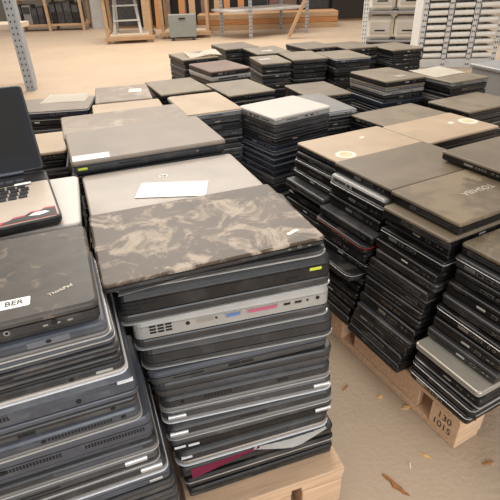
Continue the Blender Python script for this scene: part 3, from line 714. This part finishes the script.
tp = link('touchpad', plate_mesh(.09, .045, .0005, .004), BODY['grey'], dk); tp.location = (-.03, -.060, .0012)
wl_ = link('white_sticker', plate_mesh(.032, .01, .0005, .001), M_PAPER, dk); wl_.location = (W_/2-.052, .088, .0040)
def blob(nm, pts, m_, par, z, h=.0006):
    bm = bmesh.new(); a = [bm.verts.new((x, y, 0)) for x, y in pts]; c = [bm.verts.new((x, y, h)) for x, y in pts]
    bm.faces.new(a[::-1]); bm.faces.new(c)
    for i in range(len(pts)): bm.faces.new((a[i], a[(i+1) % len(pts)], c[(i+1) % len(pts)], c[i]))
    o = link(nm, bm_mesh(bm), m_, par); o.location = (0, 0, z); return o
SX, SY = W_/2-.006, -.093
st_r = blob('red_sticker', [(SX-.105, SY), (SX, SY), (SX, SY+.040), (SX-.018, SY+.043), (SX-.026, SY+.034), (SX-.044, SY+.036), (SX-.05, SY+.026), (SX-.072, SY+.025), (SX-.08, SY+.015), (SX-.1, SY+.012)], mat('red_print', rgb(196, 70, 84), .5), dk, .0012)
st_b = blob('black_sticker_print', [(SX-.096, SY+.001), (SX-.001, SY+.001), (SX-.001, SY+.034), (SX-.02, SY+.037), (SX-.03, SY+.028), (SX-.048, SY+.030), (SX-.055, SY+.020), (SX-.075, SY+.018), (SX-.09, SY+.008)], mat('black_print', rgb(48, 44, 44), .5, noise=.3, scale=90), st_r, .0006, .0004)
st_w = blob('white_sticker_print', [(SX-.048, SY+.017), (SX-.03, SY+.012), (SX-.012, SY+.018), (SX-.018, SY+.026), (SX-.036, SY+.027)], M_PAPER, st_b, .0004, .0004)
# screen: hinged at the back edge, leaning back
LEAN = R(28)
scr = slab_bm(W_-.004, .185, [(.002, 0), (0, .002), (0, .006), (.002, .008)], .008); scr = bm_mesh(scr)
sl = link('screen_lid', scr, BODY['charcoal'], t)
rot = Matrix.Rotation(PI/2-LEAN, 4, 'X')
sl.matrix_local = Matrix.Translation((-W_/2, D_-.004, H_+.004)) @ rot @ Matrix.Translation((0, .0925, -.004))
bz = link('display_bezel', plate_mesh(W_-.012, .177, .0006, .006), mat('glossy_black_bezel', rgb(22, 24, 30), .14), sl); bz.location = (0, 0, .008)
pn_ = link('display_panel', plate_mesh(W_-.036, .138, .0004, .001), mat('dark_glass_screen', rgb(10, 10, 12), .06, spec=.6), bz); pn_.location = (0, .012, .0006)
hb = bmesh.new(); cyl(hb, (-.12, 0, 0), (.12, 0, 0), .0045, 14); hg = link('hinge', bm_mesh(hb), BODY['blue-grey'], t); hg.location = (-W_/2, D_-.004, H_+.0055)

# ------------------------------------------------------------------ loose papers, folder, strip
def wavy(name, label, cat, w, d, m_, loc, rz, amp=.006, lift=.0, th=.0006):
    bm = bmesh.new(); N = 12; g = []
    for j in range(N+1):
        row = []
        for i in range(N+1):
            u_ = i/N; v_ = j/N
            zz = amp*abs(math.sin(u_*3.1+v_*1.7))*max(u_, v_)+lift*max(0, v_-.6)**2*6
            row.append(bm.verts.new(((u_-.5)*w, (v_-.5)*d, zz)))
        g.append(row)
    fs = [bm.faces.new((g[j][i], g[j][i+1], g[j+1][i+1], g[j+1][i])) for j in range(N) for i in range(N)]
    bmesh.ops.solidify(bm, geom=fs, thickness=th)
    me = bm_mesh(bm); o = link(name, me, m_)
    zmin = min(v.co.z for v in me.vertices)
    o.location = (loc[0], loc[1], loc[2]-zmin+.0003); o.rotation_euler = (0, 0, R(rz)); return tag(o, label, cat)
wavy('paper_sheet', 'cream paper sheet on the navy-edged laptop beyond the open screen', 'paper', .20, .17, M_CREAM, (-.83, 2.22, STK['papered'][4]), 4, amp=.002)
wavy('paper_sheet', 'curled cream paper sheet on the far left rear stack', 'paper', .22, .17, M_CREAM, (-.275, 3.36, STK['sheet'][4]), 22, amp=.022)
wavy('paper_sheet', 'pale cream paper sheet on the pile right of the five-laptop pile', 'paper', .22, .20, M_CREAM, (1.035, 2.585, STK['green'][4]), 25, amp=.005)
wavy('paper_slip', 'small white slip on the inner rear stack lid', 'paper', .08, .05, M_PAPER, (.165, 3.46, STK['rear2'][4]), 20, amp=.001)
wavy('paper_slip', 'small white slip on the narrow rear stack lid', 'paper', .08, .05, M_PAPER, (.13, 3.10, STK['rowa'][4]), 18, amp=.001)
wavy('paper_slip', 'small pale slip on the top lid of the five-laptop pile', 'paper', .06, .04, M_STICK, (.80, 2.47, STK['five'][4]), 30, amp=.001)
def wedge(name, label, cat, w, d, m_, zt_, x, y, yaw, droop=.012, prof_=lambda q: 1-q):
    """a limp sheet caught between two laptops, its free front edge drooping"""
    bm = bmesh.new(); N = 8; g = []
    for j in range(N+1):
        v_ = j/N; row = []
        for i in range(9):
            u_ = i/8; free = prof_(u_)
            yy = v_*d if v_ > 0 else -.016*free-.001
            zz = 0 if yy >= 0 else -droop*free
            row.append(bm.verts.new((u_*w, yy, zz)))
        g.append(row)
    fs = [bm.faces.new((g[j][i], g[j][i+1], g[j+1][i+1], g[j+1][i])) for j in range(N) for i in range(8)]
    bmesh.ops.solidify(bm, geom=fs, thickness=.0003)
    o = link(name, bm_mesh(bm), m_); o.location = (x, y, zt_); o.rotation_euler = (0, 0, R(yaw)); return tag(o, label, cat)
e12 = NEAR[12]; a = R(e12[4]); u2 = Vector((math.cos(a), math.sin(a))); v2 = Vector((-u2.y, u2.x)); F0 = Vector(e12[2])
c = F0+u2*.02; wedge('card_folder', 'magenta card folder drooping between laptops near the bottom of the centre stack', 'folder', .145, .12, M_FOLD, e12[0]+e12[1]+.0006, c.x, c.y, e12[4])
c = F0+u2*.15; wedge('paper_sheet', 'white paper edge drooping between laptops beside the magenta folder', 'paper', .165, .12, M_PAPER, e12[0]+e12[1]+.0006, c.x, c.y, e12[4], .008, lambda q: min(1, q*2.2)*min(1, (1-q)*2.2+.1))
e0 = NEAR[0]; a = R(e0[4]); u2 = Vector((math.cos(a), math.sin(a))); v2 = Vector((-u2.y, u2.x)); c = Vector(e0[2])+u2*.07+v2*.006
bm = bmesh.new()
vs = [bm.verts.new(p) for p in ((-.05, -.012, 0), (.055, -.003, 0), (.055, .02, 0), (-.045, .02, 0), (-.05, -.012, .0006), (.055, -.003, .0006), (.055, .02, .0006), (-.045, .02, .0006))]
for q in ((3, 2, 1, 0), (4, 5, 6, 7), (0, 1, 5, 4), (1, 2, 6, 5), (2, 3, 7, 6), (3, 0, 4, 7)): bm.faces.new([vs[i] for i in q])
o = link('metal_strip', bm_mesh(bm), M_METAL); o.location = (c.x, c.y, e0[0]-.0007); o.rotation_euler = (0, 0, R(e0[4]))
tag(o, 'thin bright metal strip poking out below the stained top laptop', 'metal strip')

# ------------------------------------------------------------------ scraps on the floor
M_STRAW = mat('splinter_wood', rgb(206, 164, 104), .8, noise=.2, scale=60)
M_STRAWD = mat('dark_splinter_wood', rgb(150, 100, 56), .8, noise=.3, scale=60)
def splinter(l, w, rnd_):
    bm = bmesh.new(); N = 6; ring = []
    for i in range(N+1):
        x = (i/N-.5)*l; k = math.sin(PI*(.08+.84*i/N)); ww = w*k*rnd_.uniform(.6, 1.1)/2; zz = .0015+.004*k*rnd_.uniform(.5, 1.2)
        yo = rnd_.uniform(-.15, .15)*w
        ring.append([bm.verts.new((x, yo-ww, 0)), bm.verts.new((x, yo+ww, 0)), bm.verts.new((x, yo+ww*.5, zz)), bm.verts.new((x, yo-ww*.6, zz*.8))])
    bm.faces.new(ring[0][::-1]); bm.faces.new(ring[-1])
    for a_, b_ in zip(ring, ring[1:]):
        for k in range(4): bm.faces.new((a_[k], a_[(k+1) % 4], b_[(k+1) % 4], b_[k]))
    return bm_mesh(bm)
rs = random.Random(5)
for nm, key_, l, w, rz, m_, lab in (
  ('wood_splinter', 'scrap1', .075, .018, -48, M_STRAWD, 'largest brown wood splinter on the floor, nearest the camera'),
  ('wood_chip', 'scrap2', .034, .007, -38, M_STRAW, 'thin pale wood chip on the floor before the stamped block'),
  ('wood_chip', 'scrap3', .018, .008, 80, M_STICK, 'tiny cream chip on the floor between splinter and thin chip'),
  ('wood_chip', 'scrap4', .030, .014, 10, M_STRAW, 'curled yellow chip on the floor beside the pallet edge'),
  ('wood_splinter', 'scrap5', .02, .012, 30, M_STRAW, 'small yellow flake on the floor below the right pallet'),
  ('wood_splinter', 'scrap6', .045, .010, -30, M_STRAWD, 'brown splinter on the floor close to the pallet runner'),
  ('wood_splinter', 'scrap7', .032, .010, 12, M_STRAWD, 'brown shred on the floor at the lower right'),
  ('wood_splinter', 'scrap8', .030, .009, 45, M_STRAWD, 'brown shred on the floor between both pallets')):
    p = PT[key_]; o = link(nm, splinter(l, w, rs), m_); o.location = (p[0], p[1], .0003); o.rotation_euler = (0, 0, R(rz)); tag(o, lab, 'wood scrap')

# ------------------------------------------------------------------ left rack upright with shelf
M_RACK = mat('galvanised_rack', rgb(168, 172, 176), .5, metal=.2, noise=.06, scale=12)
M_RACKW = mat('white_rack', rgb(206, 206, 204), .55, noise=.05, scale=12)
M_BOARD = mat('pale_shelf_board', rgb(206, 188, 166), .7, noise=.08, scale=6)
def part(nm, parent, m_, fn, bev=0):
    bm = bmesh.new(); fn(bm)
    if bev: bevel(bm, bev, 1)
    return link(nm, bm_mesh(bm), m_, parent)
def upright(parent, x, y, h, w=.09, m_=None, holes=True, z0=0):
    """L-section perforated post; slots are part of the post"""
    def f(bm):
        box(bm, x-w/2, x+w/2, y, y+.006, z0, h, 0); box(bm, x+w/2-.006, x+w/2, y+.0061, y+.07, z0, h, 0)
        if holes:
            k = int((h-z0)/.06)
            for i in range(k):
                for sx in (-.22, .22): box(bm, x+sx*w-.006, x+sx*w+.006, y-.0012, y+.001, z0+.03+i*.06, z0+.05+i*.06, 1)
    bm = bmesh.new(); f(bm)
    return link('post', bm_mesh(bm), [m_ or M_RACK, M_DARK], parent)
p = PT['post']; t = thing('metal_rack', 'grey perforated metal rack upright with shelf at the left edge', 'rack', (p[0], p[1], 0))
upright(t, 0, 0, 2.0, .1); upright(t, -1.2, 0, 2.0, .1); upright(t, -.2, .5, 2.0, .1); upright(t, -1.2, .5, 2.0, .1)
for z_ in (.62, 1.3): part('shelf_board', t, M_BOARD, lambda bm: box(bm, -1.24, -.04, .072, .498, z_, z_+.05), .003)

# ------------------------------------------------------------------ timber bookcase full of dark boxes
t = thing('timber_shelf', 'timber shelving unit with dark equipment at the far left', 'shelf', (-5.35, 12.1, 0), R(0))
for i in range(3):
    x = i*.8
    part('post', t, M_WOOD2, lambda bm: box(bm, x-.03, x+.03, 0, .07, 0, 2.1), .004)
    part('post', t, M_WOOD2, lambda bm: box(bm, x-.03, x+.03, .55, .62, 0, 2.1), .004)
for z_ in (.1, .66, 1.3):
    part('shelf_board', t, M_WOOD2, lambda bm: box(bm, -.04, 1.64, .071, .549, z_, z_+.05), .004)
rb = random.Random(3)
cols = [('charcoal', 0), ('black', 0), ('black', 0), ('charcoal', 0), ('grey', 0)]
for bay in range(2):
    for lev, z_ in ((0, .1505), (1, .7105)):
        x = bay*.8+.06; n_ = 0
        while True:
            w = rb.uniform(.13, .19)
            if x+w > bay*.8+.76: break
            hgt = rb.uniform(.34, .48) if lev == 0 else rb.uniform(.2, .3)
            cn = rb.choice(cols if lev == 0 else cols+[('white', None), ('white', None)])
            mm = {'charcoal': BODY['charcoal'], 'black': BODY['black'], 'grey': BODY['grey'], 'reddish': LID['reddish'], 'white': BODY['white']}[cn[0]]
            e_ = thing('equipment_box', '%s equipment box, %s from left on %s shelf of the %s timber bay' % (cn[0], ['first', 'second', 'third', 'fourth', 'fifth', 'sixth', 'seventh'][n_], ['lower', 'middle'][lev], ['left', 'right'][bay]), 'box', (-5.35+x, 12.1+.09, z_), 0, 'equipment boxes in the far timber shelving')
            part('case', e_, mm, lambda bm: box(bm, 0, w, 0, .4, 0, hgt), .006)
            part('front_panel', e_, BODY['dark grey'] if cn[0] != 'grey' else BODY['charcoal'], lambda bm: box(bm, .015, w-.015, -.006, .0, hgt*.55, hgt*.9))
            x += w+.012; n_ += 1

# grey leaning board
o = link('leaning_board', None or bm_mesh((lambda bm: (box(bm, -.17, .17, 0, .02, 0, 1.9), bm)[1])(bmesh.new())), mat('grey_board', rgb(176, 172, 166), .6, noise=.08, scale=4))
o.location = (-3.46, 12.45, .0005); o.rotation_euler = (R(-9), 0, 0); tag(o, 'pale grey board leaning beside the timber shelving', 'board')

# ------------------------------------------------------------------ timber workbench frames
def bench(label, x, y, w, d, rz, top=.86, low=.12):
    t = thing('timber_bench', label, 'bench', (x, y, 0), R(rz))
    for px_ in (0, w-.06):
        for py_ in (0, d-.06): part('post', t, M_WOOD2, lambda bm: box(bm, px_, px_+.06, py_, py_+.06, 0, 2.0), .005)
    for py_ in (-.041, d+.001): part('rail', t, M_WOOD2, lambda bm: box(bm, -.03, w+.03, py_, py_+.04, top-.07, top), .004)
    part('shelf_board', t, M_BOARD, lambda bm: box(bm, -.02, w+.02, -.03, d+.03, top+.0005, top+.03), .003)
    part('shelf_board', t, M_BOARD, lambda bm: box(bm, .061, w-.061, .0, d, low, low+.03), .003)
    for py_ in (-.041, d+.001): part('rail', t, M_WOOD2, lambda bm: box(bm, -.03, w+.03, py_, py_+.04, low-.07, low), .004)
    return t
bench('timber bench frame holding the stepladder, far behind the laptops', -2.50, 9.3, .84, .8, 8)
bench('timber bench frame behind the grey leaning box', -1.56, 9.8, .92, .8, 2)
# stepladder
t = thing('stepladder', 'pale aluminium stepladder standing in the timber bench frame', 'ladder', (-2.13, 9.46, .151), R(8))
M_AL = mat('aluminium', rgb(206, 206, 204), .4, metal=.4)
for s_ in (-1, 1):
    part('rail', t, M_AL, lambda bm: bar(bm, (s_*.24, 0, 0), (s_*.17, .22, .68), .05, .025))
    part('rear_leg', t, M_AL, lambda bm: bar(bm, (s_*.22, .46, 0), (s_*.16, .24, .66), .03, .02))
for k in range(3):
    q = .22+.24*k; part('step', t, M_AL, lambda bm: box(bm, -.24+.03*q, .24-.03*q, .22*q/.7-.05, .22*q/.7+.05, q-.012, q+.012))
# grey box in front of second frame
t = thing('grey_cabinet', 'grey metal box standing upright before the second timber frame', 'cabinet', (-1.36, 9.45, 0), R(4))
part('case', t, mat('grey_metal_panel', rgb(132, 136, 130), .5, noise=.05, scale=6), lambda bm: box(bm, 0, .5, 0, .16, .06, .44), .006)
for px_ in (.03, .41): part('foot', t, BODY['charcoal'], lambda bm: box(bm, px_, px_+.06, .02, .14, 0, .0595))
part('handle', t, M_DARK, lambda bm: box(bm, .19, .31, -.012, -.0005, .36, .385))
# planks leaning behind the frames
rp = random.Random(9)
for k in range(9):
    x = -2.2+k*.27+rp.uniform(-.05, .05)
    o = link('leaning_plank', bm_mesh((lambda bm: (box(bm, -.07, .07, 0, .03, 0, 1.6+rp.uniform(-.2, .3)), bm)[1])(bmesh.new())), rp.choice([M_WOOD2, M_PLANK, LID['reddish']]))
    o.location = (x, 11.78, .0005); o.rotation_euler = (R(-8), R(rp.uniform(-.6, .6)), 0)
    tag(o, 'leaning timber plank behind the bench frames, %s from the left' % ['first', 'second', 'third', 'fourth', 'fifth', 'sixth', 'seventh', 'eighth', 'ninth'][k], 'plank', 'planks leaning behind the bench frames')
# dark machine boxes behind planks fill the gaps
for k, (x, w, hh, mm, cn) in enumerate(((-3.2, .8, .9, BODY['charcoal'], 'charcoal'), (-2.3, .9, 1.1, BODY['brown-black'], 'dark brown'), (-1.3, .9, .95, BODY['charcoal'], 'dark grey'), (-.3, .9, 1.0, BODY['black'], 'black'))):
    t = thing('storage_crate', '%s storage crate in the dark behind the leaning planks' % cn, 'crate', (x, 12.2, 0), 0)
    part('case', t, mm, lambda bm: box(bm, 0, w, 0, .6, .05, hh), .01)
    part('lid', t, mm, lambda bm: box(bm, -.01, w+.01, -.01, .61, hh+.0005, hh+.04), .005)
    part('skid', t, M_WOOD2, lambda bm: box(bm, .05, w-.05, .05, .55, 0, .0495))

# ------------------------------------------------------------------ low metal table and stacked timber
t = thing('metal_table', 'pale metal table on grey posts behind the rear laptop stacks', 'table', (PT['rk2'][0], PT['rk2'][1], 0), R(30))
part('tabletop', t, mat('pale_metal_top', rgb(190, 184, 176), .45, noise=.08, scale=5), lambda bm: box(bm, -.32, 1.35, .03, .9, .44, .48), .004)
part('tabletop', t, M_BOARD, lambda bm: box(bm, -.32, 1.35, .03, .9, 1.24, 1.28), .004)
for x, y in ((0, 0), (-.26, .6), (1.28, .0), (1.28, .85)): upright(t, x, y-.04 if y == 0 else y, 1.9, .07)
for k in range(6):
    z_ = .0005+(k % 3)*.105; y_ = 10.95+(k//3)*.34
    o = link('timber_plank', bm_mesh((lambda bm: (box(bm, -1.5, 1.5, 0, .3, 0, .1), bevel(bm, .004, 1), bm)[2])(bmesh.new())), M_PLANK if k % 2 else M_WOOD2)
    o.location = (.55, y_, z_); tag(o, 'timber plank, %s in the %s row of the far timber pile' % (['bottom', 'middle', 'top'][k % 3], ['front', 'rear'][k//3]), 'timber', 'planks of the far timber pile')
o = link('timber_prop', bm_mesh((lambda bm: (bar(bm, (0, 0, 0), (.95, 0, 2.0), .1, .05), bm)[1])(bmesh.new())), M_WOOD2)
o.location = (PT['diag'][0]-.05, 9.2, .03); tag(o, 'slanted timber prop before the metal table', 'timber')
for k, (x, w, hh, mm, cn) in enumerate(((1.35, .7, .8, BODY['charcoal'], 'charcoal'), (.65, .62, .9, LID['reddish'], 'reddish brown'), (2.12, .9, .9, BODY['brown-black'], 'dark brown'))):
    t = thing('storage_crate', '%s storage crate behind the far timber pile' % cn, 'crate', (x, 12.2, 0), 0)
    part('case', t, mm, lambda bm: box(bm, 0, w, 0, .6, .05, hh), .01)
    part('lid', t, mm, lambda bm: box(bm, -.01, w+.01, -.01, .61, hh+.0005, hh+.04), .005)
    part('skid', t, M_WOOD2, lambda bm: box(bm, .05, w-.05, .05, .55, 0, .0495))

# ------------------------------------------------------------------ rack of white machines
p = PT['rr1']; RA = R(-14)
t = thing('metal_rack', 'grey perforated rack carrying two rows of white machines', 'rack', (p[0], p[1], 0), RA)
for x, y in ((0, 0), (1.75, 0), (-.0, .62), (1.75, .62)): upright(t, x, y, 2.0, .085, M_RACKW)
for z_ in (.03, .45, .87): part('shelf_board', t, mat('grey_shelf', rgb(150, 150, 150), .55, noise=.06, scale=6), lambda bm: box(bm, -.04, 1.80, .075, .615, z_, z_+.03), .003)
M_MACH = mat('off_white_casing', rgb(222, 216, 204), .45, noise=.04, scale=8)
mach = None
def machine(label):
    t_ = thing('white_machine', label, 'machine', group='white machines on the metal rack')
    part('casing', t_, M_MACH, lambda bm: box(bm, -.2, .2, 0, .45, .0, .345), .05)
    part('front_panel', t_, mat('light_grey_panel', rgb(196, 192, 184), .45), lambda bm: box(bm, -.16, .16, -.012, .01, .09, .26), .01)
    part('slot', t_, M_DARK, lambda bm: box(bm, -.08, .08, -.016, .002, .13, .15))
    return t_
for row, z_ in ((0, .0605), (1, .4805)):
    for k in range(4):
        lab = 'white machine, %s from left on the %s rack shelf' % (['first', 'second', 'third', 'fourth'][k], ['lower', 'upper'][row])
        if mach is None: mach = mm_ = machine(lab)
        else:
            mm_ = mach.copy(); COL.objects.link(mm_); mm_['label'] = lab
            for ch in list(mach.children):
                c_ = ch.copy(); COL.objects.link(c_); c_.parent = mm_
        q = Matrix.Translation((p[0], p[1], 0)) @ Matrix.Rotation(RA, 4, 'Z') @ Vector((.24+k*.425, .12, z_))
        mm_.location = q; mm_.rotation_euler = (0, 0, RA)

# ------------------------------------------------------------------ rack of white trays
p = PT['rr2']; RA = R(-8)
t = thing('tray_rack', 'pale grey rack holding columns of white trays at the right', 'rack', (p[0], p[1], 0), RA)
TW, NX, NZ, PZ = .235, 3, 15, .077
M_TR = mat('white_tray', rgb(232, 228, 220), .4, noise=.04, scale=10)
for i in range(NX+1):
    upright(t, i*(TW+.05)-.03 if i != 2 else 2*(TW+.05)-.03, 0, 1.5, .05, M_RACKW)
part('back_panel', t, mat('rack_back_panel', rgb(150, 148, 146), .6), lambda bm: box(bm, -.05, 3*(TW+.05), .46, .475, .02, 1.5))
part('base_panel', t, M_RACKW, lambda bm: box(bm, -.055, 3*(TW+.05)-.005, .0065, .455, .0, .10), .003)
part('side_panel', t, M_RACKW, lambda bm: box(bm, -.07, -.0555, .0, .455, .0, 1.5))
tr = None
for i in range(NX):
    for k in range(NZ):
        lab = 'white tray, %s from bottom in the %s column of the tray rack' % (ORD[k].replace('top', 'first'), ['left', 'middle', 'right'][i])
        if tr is None:
            tr = t_ = thing('white_tray', lab, 'tray', group='white trays in the tray rack')
            def f(bm):
                box(bm, -TW/2+.012, TW/2-.012, 0, .4, 0, .008)
                box(bm, -TW/2+.012, -TW/2+.018, 0, .4, .008, .05); box(bm, TW/2-.018, TW/2-.012, 0, .4, .008, .05)
                box(bm, -TW/2+.018, TW/2-.018, .394, .4, .008, .05)
            part('tray_body', t_, M_TR, f)
            part('front_lip', t_, M_TR, lambda bm: (cyl(bm, (-TW/2+.012, -.004, .025), (TW/2-.012, -.004, .03), .026, 12)))
        else:
            t_ = tr.copy(); COL.objects.link(t_); t_['label'] = lab
            for ch in list(tr.children):
                c_ = ch.copy(); COL.objects.link(c_); c_.parent = t_
        q = Matrix.Translation((p[0], p[1], 0)) @ Matrix.Rotation(RA, 4, 'Z') @ Vector((i*(TW+.05)+TW/2+.002-.002, .035, .11+k*PZ))
        t_.location = q; t_.rotation_euler = (0, 0, RA)

# ------------------------------------------------------------------ plastic tub and cardboard piece by the right pile
t = thing('plastic_tub', 'translucent grey plastic tub beside the cream-papered pile', 'tub', (1.72, 3.0, 0), R(18))
M_TUB = mat('cloudy_plastic', rgb(150, 148, 146), .35, noise=.06, scale=8)
def f(bm):
    for a0, a1, b0, b1 in ((0, .5, 0, .012), (0, .5, .388, .4), (0, .012, .0121, .3879), (.488, .5, .0121, .3879)): box(bm, a0, a1, b0, b1, .012, .46)
    box(bm, 0, .5, 0, .4, 0, .0119)
part('tub_body', t, M_TUB, f)
part('lid', t, M_TUB, lambda bm: box(bm, -.015, .515, -.015, .415, .4605, .485), .006)
part('handle', t, BODY['grey'], lambda bm: box(bm, .18, .32, -.02, -.0005, .38, .41), .003)

if len(BULK.faces):
    o = link('stacked_laptops', bm_mesh(BULK), BULK_MATS); o['kind'] = 'stuff'
    tag(o, 'mostly hidden closed laptops filling the lower and inner parts of the stacks', 'laptops')
